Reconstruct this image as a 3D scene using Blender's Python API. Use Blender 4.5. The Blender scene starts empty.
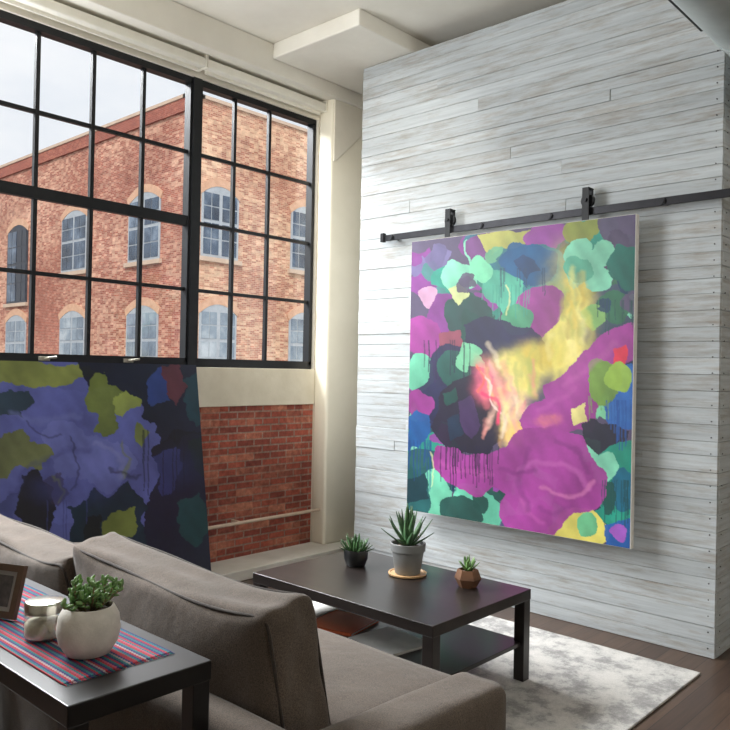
import bpy, bmesh, math, random
import numpy as np
from mathutils import Vector, Matrix
random.seed(7)
scene = bpy.context.scene
COL = scene.collection
try:
    scene.view_settings.view_transform = 'Standard'
    scene.view_settings.look = 'None'
except Exception:
    pass

# ------------------------------------------------------------------ camera model
FPX = 770.0
AZ = math.radians(42.4); ROLL = 0.020; PITCH = math.atan(5/770)
Fh = Vector((math.cos(AZ), math.sin(AZ), 0)); R0 = Vector((math.sin(AZ), -math.cos(AZ), 0)); Z = Vector((0,0,1))
FW = Fh*math.cos(PITCH)+Z*math.sin(PITCH); U0 = -Fh*math.sin(PITCH)+Z*math.cos(PITCH)
RT = R0*math.cos(ROLL)+U0*math.sin(ROLL); UP = -R0*math.sin(ROLL)+U0*math.cos(ROLL)
CAM = Vector((0,0,1.5))
cd = bpy.data.cameras.new('camera'); cam = bpy.data.objects.new('camera', cd); COL.objects.link(cam)
cd.sensor_width = 36; cd.sensor_fit = 'HORIZONTAL'; cd.lens = FPX/730*36; cd.clip_start = 0.02; cd.clip_end = 300
M3 = Matrix((RT, UP, -FW)).transposed()
cam.matrix_world = Matrix.Translation(CAM) @ M3.to_4x4()
scene.camera = cam

def proj_np(P):
    d = P - np.array(CAM)
    x = d@np.array(RT); y = -(d@np.array(UP)); z = d@np.array(FW)
    return 365+FPX*x/z, 365+FPX*y/z

# ------------------------------------------------------------------ helpers
def lin(c):
    c = c/255.0
    return c/12.92 if c <= 0.04045 else ((c+0.055)/1.055)**2.4
def S(r,g,b): return (lin(r), lin(g), lin(b), 1.0)

def wloc(o):
    v = Vector((0,0,0))
    while o is not None:
        v = v + o.location; o = o.parent
    return v
def obj(name, bm, mat=None, parent=None, smooth=False, loc=None, auto=None):
    """links a bmesh given in world coordinates as one mesh object"""
    base = wloc(parent) if parent is not None else Vector((0,0,0))
    off = Vector((0,0,0))
    if parent is None and loc is not None: off = Vector(loc)
    bmesh.ops.translate(bm, verts=bm.verts, vec=-(base+off))
    bmesh.ops.recalc_face_normals(bm, faces=bm.faces)
    me = bpy.data.meshes.new(name); bm.to_mesh(me); bm.free()
    if smooth:
        for p in me.polygons: p.use_smooth = True
        if auto is not None:
            try: me.set_sharp_from_angle(angle=math.radians(auto))
            except Exception: pass
    o = bpy.data.objects.new(name, me); COL.objects.link(o)
    o.location = off
    if parent is not None: o.parent = parent
    if mat is not None: me.materials.append(mat)
    return o
def tag(o, label, cat, group=None):
    o['label'] = label; o['category'] = cat
    if group: o['group'] = group
    return o
def thing(name, label, cat, loc, group=None):
    o = bpy.data.objects.new(name, None); COL.objects.link(o); o.location = loc; o.empty_display_size = 0.05
    return tag(o, label, cat, group)
def struct(o): o['kind'] = 'structure'; return o
def B(): return bmesh.new()
def box(bm, x0,x1,y0,y1,z0,z1, bev=0.0, seg=2):
    t = bmesh.new()
    bmesh.ops.create_cube(t, size=1)
    for v in t.verts:
        v.co = Vector(((x0+x1)/2+v.co.x*(x1-x0), (y0+y1)/2+v.co.y*(y1-y0), (z0+z1)/2+v.co.z*(z1-z0)))
    if bev > 0: bmesh.ops.bevel(t, geom=t.edges[:], offset=bev, segments=seg, affect='EDGES', profile=0.5)
    merge(bm, t); return bm
def merge(bm, t, mtx=None):
    if mtx is not None: bmesh.ops.transform(t, matrix=mtx, verts=t.verts)
    me = bpy.data.meshes.new('tmp'); t.to_mesh(me); t.free(); bm.from_mesh(me); bpy.data.meshes.remove(me)
def prism(bm, pts, axis, a, b):
    """polygon pts (2D) extruded along axis from a to b. axis 0: pts=(y,z); 1: pts=(x,z); 2: pts=(x,y)"""
    def P(p, t):
        if axis == 0: return (t, p[0], p[1])
        if axis == 1: return (p[0], t, p[1])
        return (p[0], p[1], t)
    A = [bm.verts.new(P(p,a)) for p in pts]; C = [bm.verts.new(P(p,b)) for p in pts]
    n = len(pts); bm.faces.new(A); bm.faces.new(C[::-1])
    for i in range(n): bm.faces.new((A[i], A[(i+1)%n], C[(i+1)%n], C[i]))
def lathe(bm, prof, c, seg=40, cap=True):
    rings = []
    for r, z in prof:
        if r < 1e-6: rings.append([bm.verts.new((c[0], c[1], c[2]+z))])
        else: rings.append([bm.verts.new((c[0]+r*math.cos(2*math.pi*i/seg), c[1]+r*math.sin(2*math.pi*i/seg), c[2]+z)) for i in range(seg)])
    for a, b in zip(rings[:-1], rings[1:]):
        for i in range(seg):
            j = (i+1)%seg
            if len(a) == 1 and len(b) == 1: continue
            if len(a) == 1: bm.faces.new((a[0], b[i], b[j]))
            elif len(b) == 1: bm.faces.new((a[i], a[j], b[0]))
            else: bm.faces.new((a[i], a[j], b[j], b[i]))
def tube(bm, pts, r, seg=8, r2=None):
    pts = [Vector(p) for p in pts]; n = len(pts); rings = []
    prev = None
    for i, p in enumerate(pts):
        d = (pts[min(i+1,n-1)]-pts[max(i-1,0)]).normalized()
        if prev is None:
            a = d.orthogonal().normalized()
        else:
            a = (prev - d*prev.dot(d)).normalized()
        prev = a; b = d.cross(a)
        rr = r if r2 is None else r+(r2-r)*i/(n-1)
        rings.append([bm.verts.new(p+a*rr*math.cos(2*math.pi*k/seg)+b*rr*math.sin(2*math.pi*k/seg)) for k in range(seg)])
    for a, b in zip(rings[:-1], rings[1:]):
        for k in range(seg): bm.faces.new((a[k], a[(k+1)%seg], b[(k+1)%seg], b[k]))
    bm.faces.new(rings[0][::-1]); bm.faces.new(rings[-1])
def cyl(bm, p0, p1, r, seg=16): tube(bm, [p0, p1], r, seg)
def soft_box(c, s, r, puff, axis, n=14, mtx=None, wob=0.0, seed=0):
    t = bmesh.new(); bmesh.ops.create_cube(t, size=2)
    bmesh.ops.subdivide_edges(t, edges=t.edges[:], cuts=n, use_grid_fill=True)
    h = [s[0]/2, s[1]/2, s[2]/2]
    rnd = random.Random(seed); ph = [rnd.uniform(0,6.28) for _ in range(6)]
    for v in t.verts:
        p = [math.sin(k*math.pi/2) for k in v.co]
        q = [p[i]*h[i] for i in range(3)]
        inn = [max(-(h[i]-r), min(h[i]-r, q[i])) for i in range(3)]
        d = Vector([q[i]-inn[i] for i in range(3)])
        if d.length > 1e-6:
            d = d.normalized()*r
            q = [inn[i]+d[i] for i in range(3)]
        o = [i for i in range(3) if i != axis]
        q[axis] += p[axis]*puff*(1-p[o[0]]**2)*(1-p[o[1]]**2)
        if wob:
            for i in range(3):
                q[i] += wob*math.sin(6*p[(i+1)%3]+ph[i])*math.cos(5*p[(i+2)%3]+ph[i+3])
        v.co = Vector(q)
    M = Matrix.Translation(Vector(c))
    if mtx is not None: M = M @ mtx
    bmesh.ops.transform(t, matrix=M, verts=t.verts)
    return t
def leaf(bm, base, d, up, L, W, T, curl=0.0, n=7, tip=0.0, wide=0.45):
    d = Vector(d).normalized(); side = d.cross(Vector(up))
    if side.length < 1e-4: side = d.orthogonal()
    side.normalize(); nrm = side.cross(d).normalized()
    base = Vector(base); prev = None; first = None
    for i in range(n+1):
        t = i/n
        if t < wide: w = W*(0.35+0.65*math.sin(t/wide*math.pi/2))
        else: w = W*(tip+(1-tip)*math.cos((t-wide)/(1-wide)*math.pi/2)**0.8) if t < 1 else W*tip*0.5
        w = max(w, W*0.02); th = T*(1-0.75*t)
        p = base + d*L*t + nrm*curl*L*t*t
        ring = [bm.verts.new(p+side*w/2+nrm*th*0.25), bm.verts.new(p+nrm*th*0.05+nrm*0), bm.verts.new(p-side*w/2+nrm*th*0.25), bm.verts.new(p-nrm*th)]
        if prev:
            for k in range(4): bm.faces.new((prev[k], prev[(k+1)%4], ring[(k+1)%4], ring[k]))
        else: first = ring
        prev = ring
    bm.faces.new(first[::-1]); bm.faces.new(prev)
def ellipsoid(bm, c, d, L, W, T, seg=8):
    t = bmesh.new(); bmesh.ops.create_uvsphere(t, u_segments=seg, v_segments=6, radius=0.5)
    d = Vector(d).normalized(); q = Vector((0,0,1)).rotation_difference(d).to_matrix().to_4x4()
    m = Matrix.Translation(Vector(c)+d*L*0.45) @ q @ Matrix.Diagonal((W, T, L, 1))
    merge(bm, t, m)

# ------------------------------------------------------------------ materials
def newmat(name):
    m = bpy.data.materials.new(name); m.use_nodes = True
    nt = m.node_tree; b = nt.nodes['Principled BSDF']
    return m, nt, b
def N(nt, t, **kw):
    n = nt.nodes.new(t)
    for k, v in kw.items(): setattr(n, k, v)
    return n
def L(nt, a, b): nt.links.new(a, b)
def ramp(nt, stops, interp='LINEAR'):
    r = N(nt, 'ShaderNodeValToRGB'); r.color_ramp.interpolation = interp
    e = r.color_ramp.elements
    while len(e) > 1: e.remove(e[-1])
    e[0].position = stops[0][0]; e[0].color = stops[0][1]
    for p, c in stops[1:]:
        k = e.new(p); k.color = c
    return r
def coords(nt, scale=(1,1,1)):
    tc = N(nt, 'ShaderNodeTexCoord'); mp = N(nt, 'ShaderNodeMapping'); mp.inputs['Scale'].default_value = scale
    L(nt, tc.outputs['Object'], mp.inputs['Vector']); return mp.outputs['Vector']
def noise(nt, vec, sc, det=4, rough=0.6):
    n = N(nt, 'ShaderNodeTexNoise'); n.inputs['Scale'].default_value = sc; n.inputs['Detail'].default_value = det
    n.inputs['Roughness'].default_value = rough
    L(nt, vec, n.inputs['Vector']); return n.outputs['Fac']
def bump(nt, b, h, strength=0.3, dist=0.01):
    bp = N(nt, 'ShaderNodeBump'); bp.inputs['Strength'].default_value = strength; bp.inputs['Distance'].default_value = dist
    L(nt, h, bp.inputs['Height']); L(nt, bp.outputs['Normal'], b.inputs['Normal'])
def mat(name, c1, c2=None, rough=0.6, metal=0.0, sc=8, scale=(1,1,1), bs=0.0, bsc=None, lo=0.3, hi=0.7, spec=None):
    m, nt, b = newmat(name)
    b.inputs['Roughness'].default_value = rough; b.inputs['Metallic'].default_value = metal
    if spec is not None: b.inputs['Specular IOR Level'].default_value = spec
    v = coords(nt, scale)
    f = noise(nt, v, sc)
    r = ramp(nt, [(lo, c1), (hi, c2 or c1)])
    L(nt, f, r.inputs['Fac']); L(nt, r.outputs['Color'], b.inputs['Base Color'])
    if bs > 0:
        f2 = noise(nt, v, bsc or sc*4, 6)
        bump(nt, b, f2, bs)
    return m
def mixc(nt, a, b, f, mode='MIX'):
    n = N(nt, 'ShaderNodeMix', data_type='RGBA', blend_type=mode)
    if isinstance(f, float): n.inputs[0].default_value = f
    else: L(nt, f, n.inputs[0])
    for s, k in ((a, 6), (b, 7)):
        if isinstance(s, tuple): n.inputs[k].default_value = s
        else: L(nt, s, n.inputs[k])
    return n.outputs[2]
def brick_mat(name, horiz, c1, c2, mortar, bw, bh, ms, stain, pale=None, bs=0.5, psc=3.5, con=0.16, pth=0.74):
    m, nt, b = newmat(name)
    b.inputs['Roughness'].default_value = 0.85
    tc = N(nt, 'ShaderNodeTexCoord'); sp = N(nt, 'ShaderNodeSeparateXYZ'); cb = N(nt, 'ShaderNodeCombineXYZ')
    L(nt, tc.outputs['Object'], sp.inputs[0]); L(nt, sp.outputs[horiz], cb.inputs[0]); L(nt, sp.outputs[2], cb.inputs[1])
    br = N(nt, 'ShaderNodeTexBrick')
    br.inputs['Color1'].default_value = c1; br.inputs['Color2'].default_value = c2; br.inputs['Mortar'].default_value = mortar
    br.inputs['Scale'].default_value = 1.0; br.inputs['Brick Width'].default_value = bw; br.inputs['Row Height'].default_value = bh
    br.inputs['Mortar Size'].default_value = ms; br.inputs['Mortar Smooth'].default_value = 0.2; br.inputs['Bias'].default_value = 0.0
    L(nt, cb.outputs[0], br.inputs['Vector'])
    c = br.outputs['Color']
    nb_ = noise(nt, cb.outputs[0], psc*0.25, 4, 0.6)
    fx = N(nt, 'ShaderNodeVectorMath', operation='SNAP'); fx.inputs[1].default_value = (bw, bh, 1); L(nt, cb.outputs[0], fx.inputs[0])
    wn = N(nt, 'ShaderNodeTexWhiteNoise', noise_dimensions='3D'); L(nt, fx.outputs[0], wn.inputs['Vector'])
    if pale is not None:
        ad = N(nt, 'ShaderNodeMath', operation='MULTIPLY_ADD'); ad.inputs[1].default_value = 0.35; L(nt, wn.outputs['Value'], ad.inputs[0]); L(nt, nb_, ad.inputs[2])
        rp = ramp(nt, [(pth, (0,0,0,1)), (min(1.0,pth+0.26), (0.9,0.9,0.9,1))]); L(nt, ad.outputs[0], rp.inputs['Fac'])
        c = mixc(nt, c, pale, rp.outputs['Color'])
    nf = noise(nt, cb.outputs[0], stain[0], 5, 0.65)
    r = ramp(nt, [(0.35, (1,1,1,1)), (0.7, stain[1])])
    L(nt, nf, r.inputs['Fac'])
    c = mixc(nt, c, r.outputs['Color'], 1.0, 'MULTIPLY')
    nf2 = noise(nt, cb.outputs[0], psc*4, 3, 0.7)
    r2 = ramp(nt, [(0.3, (1-con,1-con,1-con,1)), (0.7, (1+con,1+con,1+con,1))]); L(nt, nf2, r2.inputs['Fac'])
    c = mixc(nt, c, r2.outputs['Color'], 1.0, 'MULTIPLY')
    L(nt, c, b.inputs['Base Color'])
    iv = N(nt, 'ShaderNodeMath', operation='SUBTRACT'); iv.inputs[0].default_value = 1.0; L(nt, br.outputs['Fac'], iv.inputs[1])
    bump(nt, b, iv.outputs[0], bs, 0.008)
    return m

M = {}
M['plaster'] = mat('white_plaster', S(226,219,203), S(236,229,214), 0.85, sc=3, bs=0.12, bsc=25)
M['ceil'] = mat('ceiling_concrete', S(230,225,213), S(241,237,226), 0.9, sc=2.2, bs=0.15, bsc=18)
M['cream'] = mat('cream_plaster', S(232,225,205), S(239,232,213), 0.85, sc=3, bs=0.1, bsc=22)
M['sill'] = mat('sill_concrete', S(206,196,174), S(220,211,191), 0.8, sc=5, bs=0.15, bsc=30)
M['curb'] = mat('curb_concrete', S(205,200,188), S(222,218,208), 0.8, sc=5, bs=0.1, bsc=30)
M['brick_in'] = brick_mat('interior_brick', 0, S(174,88,68), S(126,60,50), S(152,126,112), 0.165, 0.053, 0.007, (2.6, (0.58,0.5,0.48,1)), S(200,132,104), psc=7, bs=0.7, con=0.32, pth=0.66)
M['black_steel'] = mat('black_steel', S(20,21,24), S(28,29,32), 0.45, 0.3, sc=12)
M['track'] = mat('track_steel', S(40,40,44), S(52,52,56), 0.4, 0.6, sc=14)
M['duct'] = mat('galvanised', S(176,186,185), S(194,203,202), 0.5, 0.1, sc=6)
M['blind'] = mat('blind_fabric', S(238,234,220), S(244,240,228), 0.8, sc=8)
M['espresso'] = mat('black_brown_wood', S(33,29,28), S(44,38,36), 0.28, sc=3, scale=(6,0.6,6))
M['espresso2'] = mat('black_wood', S(9,8,10), S(15,14,15), 0.36, sc=3, scale=(6,0.6,6))
M['terra'] = mat('grey_ceramic', S(120,122,122), S(135,137,136), 0.6, sc=10)
M['blackpot'] = mat('black_ceramic', S(24,25,26), S(34,34,35), 0.35, sc=10)
M['copper'] = mat('wood_block', S(100,68,48), S(130,91,64), 0.55, sc=5, scale=(1,1,6))
M['saucer'] = mat('light_wood', S(190,150,105), S(205,168,124), 0.5, sc=6, scale=(1,8,1))
M['soil'] = mat('soil', S(50,38,30), S(80,64,50), 0.95, sc=60, bs=0.6, bsc=120)
M['agave'] = mat('agave_leaf', S(50,84,56), S(92,124,84), 0.45, sc=25)
M['jade'] = mat('jade_leaf', S(72,112,56), S(122,156,92), 0.4, sc=18)
M['darkleaf'] = mat('dark_leaf', S(40,72,42), S(74,108,62), 0.45, sc=30)
M['stem'] = mat('stem', S(96,84,56), S(112,100,66), 0.7, sc=20)
M['whitepot'] = mat('white_concrete_pot', S(190,185,176), S(208,203,194), 0.8, sc=30, bs=0.15, bsc=90)
M['lid'] = mat('lid_metal', S(196,194,184), S(208,206,196), 0.22, 0.9, sc=4)
M['shells'] = mat('jar_filling', S(196,186,162), S(232,225,206), 0.75, sc=45, bs=0.6, bsc=60)
M['frame_wood'] = mat('frame_wood', S(66,50,38), S(88,68,52), 0.5, sc=4, scale=(8,8,1))
M['mount'] = mat('mount_card', S(140,138,134), S(156,154,150), 0.8, sc=4)
M['bookred'] = mat('book_red', S(190,90,54), S(206,104,64), 0.5, sc=5)
M['paper'] = mat('paper_white', S(222,220,214), S(234,232,228), 0.6, sc=4)
M['magazine'] = mat('magazine', S(204,204,200), S(230,228,224), 0.45, sc=9)
M['bookdark'] = mat('photo_print', S(52,50,54), S(90,86,84), 0.5, sc=40)
M['canvas_edge'] = mat('canvas_edge', S(214,210,202), S(228,225,218), 0.8, sc=20)
M['canvas_dark'] = mat('canvas_edge_dark', S(40,42,66), S(60,60,84), 0.8, sc=10)
M['brass'] = mat('latch_metal', S(150,146,132), S(176,170,156), 0.35, 0.8, sc=10)
M['pipe'] = mat('pipe_paint', S(200,176,154), S(216,194,174), 0.6, sc=12)
M['asphalt'] = mat('asphalt', S(90,90,90), S(110,110,108), 0.9, sc=4)
M['stone'] = mat('stone_trim', S(190,166,146), S(204,182,162), 0.85, sc=3)
M['archbrick'] = mat('arch_brick', S(196,152,124), S(214,174,146), 0.85, sc=6)
M['sash'] = mat('sash_paint', S(156,163,170), S(176,182,188), 0.6, sc=6)
M['sashdark'] = mat('sash_dark', S(40,44,54), S(56,60,70), 0.5, sc=6)
def pane_mat(name, a, c, d):
    m, nt, b = newmat(name); b.inputs['Roughness'].default_value = 0.08
    v = coords(nt, (0.5,0.5,0.5)); f = noise(nt, v, 1.6, 4)
    r = ramp(nt, [(0.36, a), (0.54, c), (0.70, d)]); L(nt, f, r.inputs['Fac']); L(nt, r.outputs['Color'], b.inputs['Base Color'])
    return m
M['farpane'] = pane_mat('far_pane', S(40,50,66), S(72,88,108), S(134,150,168))
M['palepane'] = pane_mat('far_pane_pale', S(90,104,120), S(134,148,160), S(184,192,198))
def fabric(name, c1, c2, sc=300):
    m, nt, b = newmat(name); b.inputs['Roughness'].default_value = 0.95
    b.inputs['Sheen Weight'].default_value = 0.15; b.inputs['Sheen Roughness'].default_value = 0.5
    v = coords(nt); f = noise(nt, v, 5, 5); f2 = noise(nt, v, sc, 2); f3 = noise(nt, v, 6, 3, 0.5)
    r = ramp(nt, [(0.3, c1), (0.7, c2)]); L(nt, f, r.inputs['Fac'])
    r2 = ramp(nt, [(0.3, (0.5,0.5,0.5,1)), (0.7, (1.4,1.4,1.4,1))]); L(nt, f2, r2.inputs['Fac'])
    L(nt, mixc(nt, r.outputs['Color'], r2.outputs['Color'], 1.0, 'MULTIPLY'), b.inputs['Base Color'])
    bp = N(nt, 'ShaderNodeBump'); bp.inputs['Strength'].default_value = 0.4; bp.inputs['Distance'].default_value = 0.03; L(nt, f3, bp.inputs['Height'])
    bp2 = N(nt, 'ShaderNodeBump'); bp2.inputs['Strength'].default_value = 0.3; bp2.inputs['Distance'].default_value = 0.003; L(nt, f2, bp2.inputs['Height'])
    L(nt, bp.outputs[0], bp2.inputs['Normal']); L(nt, bp2.outputs[0], b.inputs['Normal']); return m
M['sofa'] = fabric('taupe_fabric', S(82,72,63), S(96,84,74))
M['sofa2'] = fabric('taupe_fabric_piping', S(50,43,38), S(60,52,46))
def glass(name, fac=0.06, tint=(1,1,1,1)):
    m = bpy.data.materials.new(name); m.use_nodes = True; nt = m.node_tree; nt.nodes.clear()
    o = N(nt, 'ShaderNodeOutputMaterial'); mx = N(nt, 'ShaderNodeMixShader'); t = N(nt, 'ShaderNodeBsdfTransparent'); g = N(nt, 'ShaderNodeBsdfGlossy')
    t.inputs[0].default_value = tint; g.inputs['Roughness'].default_value = 0.04
    mx.inputs[0].default_value = fac
    L(nt, t.outputs[0], mx.inputs[1]); L(nt, g.outputs[0], mx.inputs[2]); L(nt, mx.outputs[0], o.inputs[0]); return m
M['glass'] = glass('window_glass', 0.03); M['jar'] = glass('jar_glass', 0.16, (0.95,0.96,0.95,1))
def floor_mat():
    m, nt, b = newmat('floor_boards'); b.inputs['Roughness'].default_value = 0.38
    tc = N(nt, 'ShaderNodeTexCoord'); sp = N(nt, 'ShaderNodeSeparateXYZ'); cb = N(nt, 'ShaderNodeCombineXYZ')
    L(nt, tc.outputs['Object'], sp.inputs[0]); L(nt, sp.outputs[0], cb.inputs[0]); L(nt, sp.outputs[1], cb.inputs[1])
    br = N(nt, 'ShaderNodeTexBrick'); br.inputs['Color1'].default_value = S(84,66,54); br.inputs['Color2'].default_value = S(66,51,43); br.inputs['Mortar'].default_value = S(34,27,24)
    br.inputs['Scale'].default_value = 1; br.inputs['Brick Width'].default_value = 1.3; br.inputs['Row Height'].default_value = 0.1; br.inputs['Mortar Size'].default_value = 0.002
    L(nt, cb.outputs[0], br.inputs['Vector'])
    v = coords(nt, (2,40,1)); f = noise(nt, v, 1.5, 6)
    r = ramp(nt, [(0.3, (0.7,0.7,0.7,1)), (0.7, (1.25,1.25,1.25,1))]); L(nt, f, r.inputs['Fac'])
    L(nt, mixc(nt, br.outputs['Color'], r.outputs['Color'], 1.0, 'MULTIPLY'), b.inputs['Base Color']); return m
M['floor'] = floor_mat()
def plank_mat():
    m, nt, b = newmat('whitewashed_planks'); b.inputs['Roughness'].default_value = 0.62
    at = N(nt, 'ShaderNodeAttribute', attribute_name='tint'); sp = N(nt, 'ShaderNodeSeparateColor'); L(nt, at.outputs['Color'], sp.inputs[0])
    tc = N(nt, 'ShaderNodeTexCoord'); ad = N(nt, 'ShaderNodeVectorMath', operation='ADD')
    sc = N(nt, 'ShaderNodeVectorMath', operation='SCALE'); sc.inputs['Scale'].default_value = 30; L(nt, at.outputs['Color'], sc.inputs[0])
    L(nt, tc.outputs['Object'], ad.inputs[0]); L(nt, sc.outputs[0], ad.inputs[1])
    def nz(scale, s, d, rr):
        mp = N(nt, 'ShaderNodeMapping'); mp.inputs['Scale'].default_value = scale; L(nt, ad.outputs[0], mp.inputs['Vector']); return noise(nt, mp.outputs[0], s, d, rr)
    f = nz((1.0,1.0,30), 1.7, 8, 0.68)
    wear = nz((2.2,2.2,18), 2.0, 9, 0.72)
    clus = nz((0.9,0.9,2.4), 1.5, 3, 0.5)
    r = ramp(nt, [(0.28, S(171,177,180)), (0.44, S(188,194,197)), (0.60, S(200,206,209)), (0.78, S(211,217,220))]); L(nt, f, r.inputs['Fac'])
    su = N(nt, 'ShaderNodeMath', operation='MULTIPLY_ADD'); su.inputs[1].default_value = 0.45; L(nt, clus, su.inputs[0]); L(nt, wear, su.inputs[2])
    r2 = ramp(nt, [(0.70, (0,0,0,1)), (0.83, (0.4,0.4,0.4,1)), (0.97, (0.8,0.8,0.8,1))]); L(nt, su.outputs[0], r2.inputs['Fac'])
    brown = ramp(nt, [(0.34, S(138,126,112)), (0.50, S(156,146,134)), (0.66, S(172,165,155))]); L(nt, f, brown.inputs['Fac'])
    c = mixc(nt, r.outputs['Color'], brown.outputs['Color'], r2.outputs['Color'])
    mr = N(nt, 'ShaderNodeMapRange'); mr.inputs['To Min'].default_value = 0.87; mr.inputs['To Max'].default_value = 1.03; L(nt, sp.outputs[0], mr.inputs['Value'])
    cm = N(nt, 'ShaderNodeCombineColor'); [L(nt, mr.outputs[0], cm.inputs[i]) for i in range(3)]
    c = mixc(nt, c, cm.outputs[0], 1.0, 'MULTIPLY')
    L(nt, c, b.inputs['Base Color']); bump(nt, b, f, 0.4, 0.004); return m
M['plank'] = plank_mat()
M['gap'] = mat('plank_gap', S(106,105,103), S(124,123,121), 0.9, sc=5)
M['nail'] = mat('nail_head', S(70,70,72), S(88,88,90), 0.5, 0.5, sc=5)
def rug_mat():
    m, nt, b = newmat('distressed_rug'); b.inputs['Roughness'].default_value = 1.0
    v = coords(nt); f = noise(nt, v, 8, 10, 0.76); f2 = noise(nt, v, 300, 2)
    vo = N(nt, 'ShaderNodeTexVoronoi'); vo.feature = 'SMOOTH_F1'; vo.inputs['Scale'].default_value = 5.5; L(nt, v, vo.inputs['Vector'])
    ad = N(nt, 'ShaderNodeMath', operation='MULTIPLY_ADD'); ad.inputs[1].default_value = 0.22; L(nt, vo.outputs['Distance'], ad.inputs[0]); L(nt, f, ad.inputs[2])
    r = ramp(nt, [(0.48, S(202,199,194)), (0.58, S(187,185,181)), (0.65, S(158,156,154)), (0.76, S(136,135,133))]); L(nt, ad.outputs[0], r.inputs['Fac'])
    r2 = ramp(nt, [(0.3, (0.82,0.82,0.82,1)), (0.7, (1.1,1.1,1.1,1))]); L(nt, f2, r2.inputs['Fac'])
    L(nt, mixc(nt, r.outputs['Color'], r2.outputs['Color'], 1.0, 'MULTIPLY'), b.inputs['Base Color']); bump(nt, b, f2, 0.5, 0.004); return m
M['rug'] = rug_mat()
def runner_mat(x0, x1):
    m, nt, b = newmat('striped_weave'); b.inputs['Roughness'].default_value = 0.95
    tc = N(nt, 'ShaderNodeTexCoord'); sp = N(nt, 'ShaderNodeSeparateXYZ'); L(nt, tc.outputs['Object'], sp.inputs[0])
    mr = N(nt, 'ShaderNodeMapRange'); mr.inputs['From Min'].default_value = x0; mr.inputs['From Max'].default_value = x1; mr.inputs['To Max'].default_value = 1.55; L(nt, sp.outputs[0], mr.inputs['Value'])
    w = N(nt, 'ShaderNodeMath', operation='PINGPONG'); w.inputs[1].default_value = 0.006; L(nt, sp.outputs[1], w.inputs[0])
    ad = N(nt, 'ShaderNodeMath', operation='MULTIPLY_ADD'); ad.inputs[1].default_value = 2.2; L(nt, w.outputs[0], ad.inputs[0]); L(nt, mr.outputs[0], ad.inputs[2])
    R_, P_, B_, T_, C_, V_ = S(170,44,60), S(184,84,106), S(50,58,110), S(38,118,124), S(168,150,150), S(84,52,104)
    cs = [R_,T_,B_,R_,C_,B_,T_,R_,P_,T_,R_,B_,T_,V_,R_,T_,B_,C_,R_,B_,T_,R_,P_,B_,T_,R_,B_,T_,C_,B_,R_]
    fr_ = N(nt, 'ShaderNodeMath', operation='FRACT'); L(nt, ad.outputs[0], fr_.inputs[0])
    r = ramp(nt, [(i/len(cs), c) for i, c in enumerate(cs)], 'CONSTANT'); L(nt, fr_.outputs[0], r.inputs['Fac'])
    v = coords(nt); f = noise(nt, v, 420, 2); r2 = ramp(nt, [(0.3, (0.6,0.6,0.6,1)), (0.7, (1.1,1.1,1.1,1))]); L(nt, f, r2.inputs['Fac'])
    L(nt, mixc(nt, r.outputs['Color'], r2.outputs['Color'], 1.0, 'MULTIPLY'), b.inputs['Base Color']); bump(nt, b, f, 0.5, 0.003); return m
def paint_mat(name, rough=0.5):
    m, nt, b = newmat(name); b.inputs['Roughness'].default_value = rough
    at = N(nt, 'ShaderNodeAttribute', attribute_name='paint')
    v = coords(nt); f = noise(nt, v, 9, 8, 0.7); r = ramp(nt, [(0.3, (0.90,0.90,0.90,1)), (0.7, (1.10,1.10,1.10,1))]); L(nt, f, r.inputs['Fac'])
    L(nt, mixc(nt, at.outputs['Color'], r.outputs['Color'], 1.0, 'MULTIPLY'), b.inputs['Base Color'])
    f2 = noise(nt, v, 60, 6); bump(nt, b, f2, 0.15, 0.002); return m
M['paint'] = paint_mat('oil_paint'); M['paint2'] = paint_mat('glossy_oil_paint', 0.32)

# ------------------------------------------------------------------ world and lights
w = bpy.data.worlds.new('world'); scene.world = w; w.use_nodes = True
nt = w.node_tree; bg = nt.nodes['Background']
tc = N(nt, 'ShaderNodeTexCoord'); mp = N(nt, 'ShaderNodeMapping'); mp.inputs['Scale'].default_value = (1.5,1.5,4); L(nt, tc.outputs['Generated'], mp.inputs['Vector'])
f = noise(nt, mp.outputs[0], 1.6, 6, 0.55)
r = ramp(nt, [(0.35, (0.74,0.80,0.88,1)), (0.55, (0.88,0.91,0.95,1)), (0.7, (0.96,0.97,0.99,1))]); L(nt, f, r.inputs['Fac'])
L(nt, r.outputs['Color'], bg.inputs['Color']); bg.inputs['Strength'].default_value = 1.06
def area(name, loc, target, sx, sy, power, color=(1,1,1)):
    l = bpy.data.lights.new(name, 'AREA'); l.shape = 'RECTANGLE'; l.size = sx; l.size_y = sy; l.energy = power; l.color = color
    o = bpy.data.objects.new(name, l); COL.objects.link(o); o.location = loc
    o.rotation_euler = (Vector(target)-Vector(loc)).to_track_quat('-Z','Y').to_euler(); return o
area('sky_fill', (2.0,8.0,6.6), (2.8,2.0,0.8), 6.0, 3.0, 2900, (0.96,0.985,1.0))  # added area light outside above the window, boosts the sky
area('rear_fill', (-1.4,0.6,3.6), (2.5,1.6,0.8), 2.5, 2.5, 3, (1.0,0.97,0.93))  # added weak fill behind the camera, stands for no real lamp
area('wall_fill', (1.7,-2.4,3.2), (4.6,4.4,3.0), 1.6, 1.2, 44, (1.0,0.98,0.94))  # added fill aimed at the pier and planks, no such lamp in the room
area('left_fill', (1.0,4.42,2.5), (2.6,0.4,2.7), 1.4, 1.9, 112, (0.95,0.98,1.0))  # added area light inside the glass, imitates more window light from the left
sp_ = bpy.data.lights.new('pier_fill_spot', 'SPOT'); sp_.energy = 420; sp_.spot_size = math.radians(40); sp_.spot_blend = 0.9; sp_.shadow_soft_size = 0.15; sp_.color = (1.0,0.96,0.88)  # added spot that only brightens the pier front, no fixture there
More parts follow.
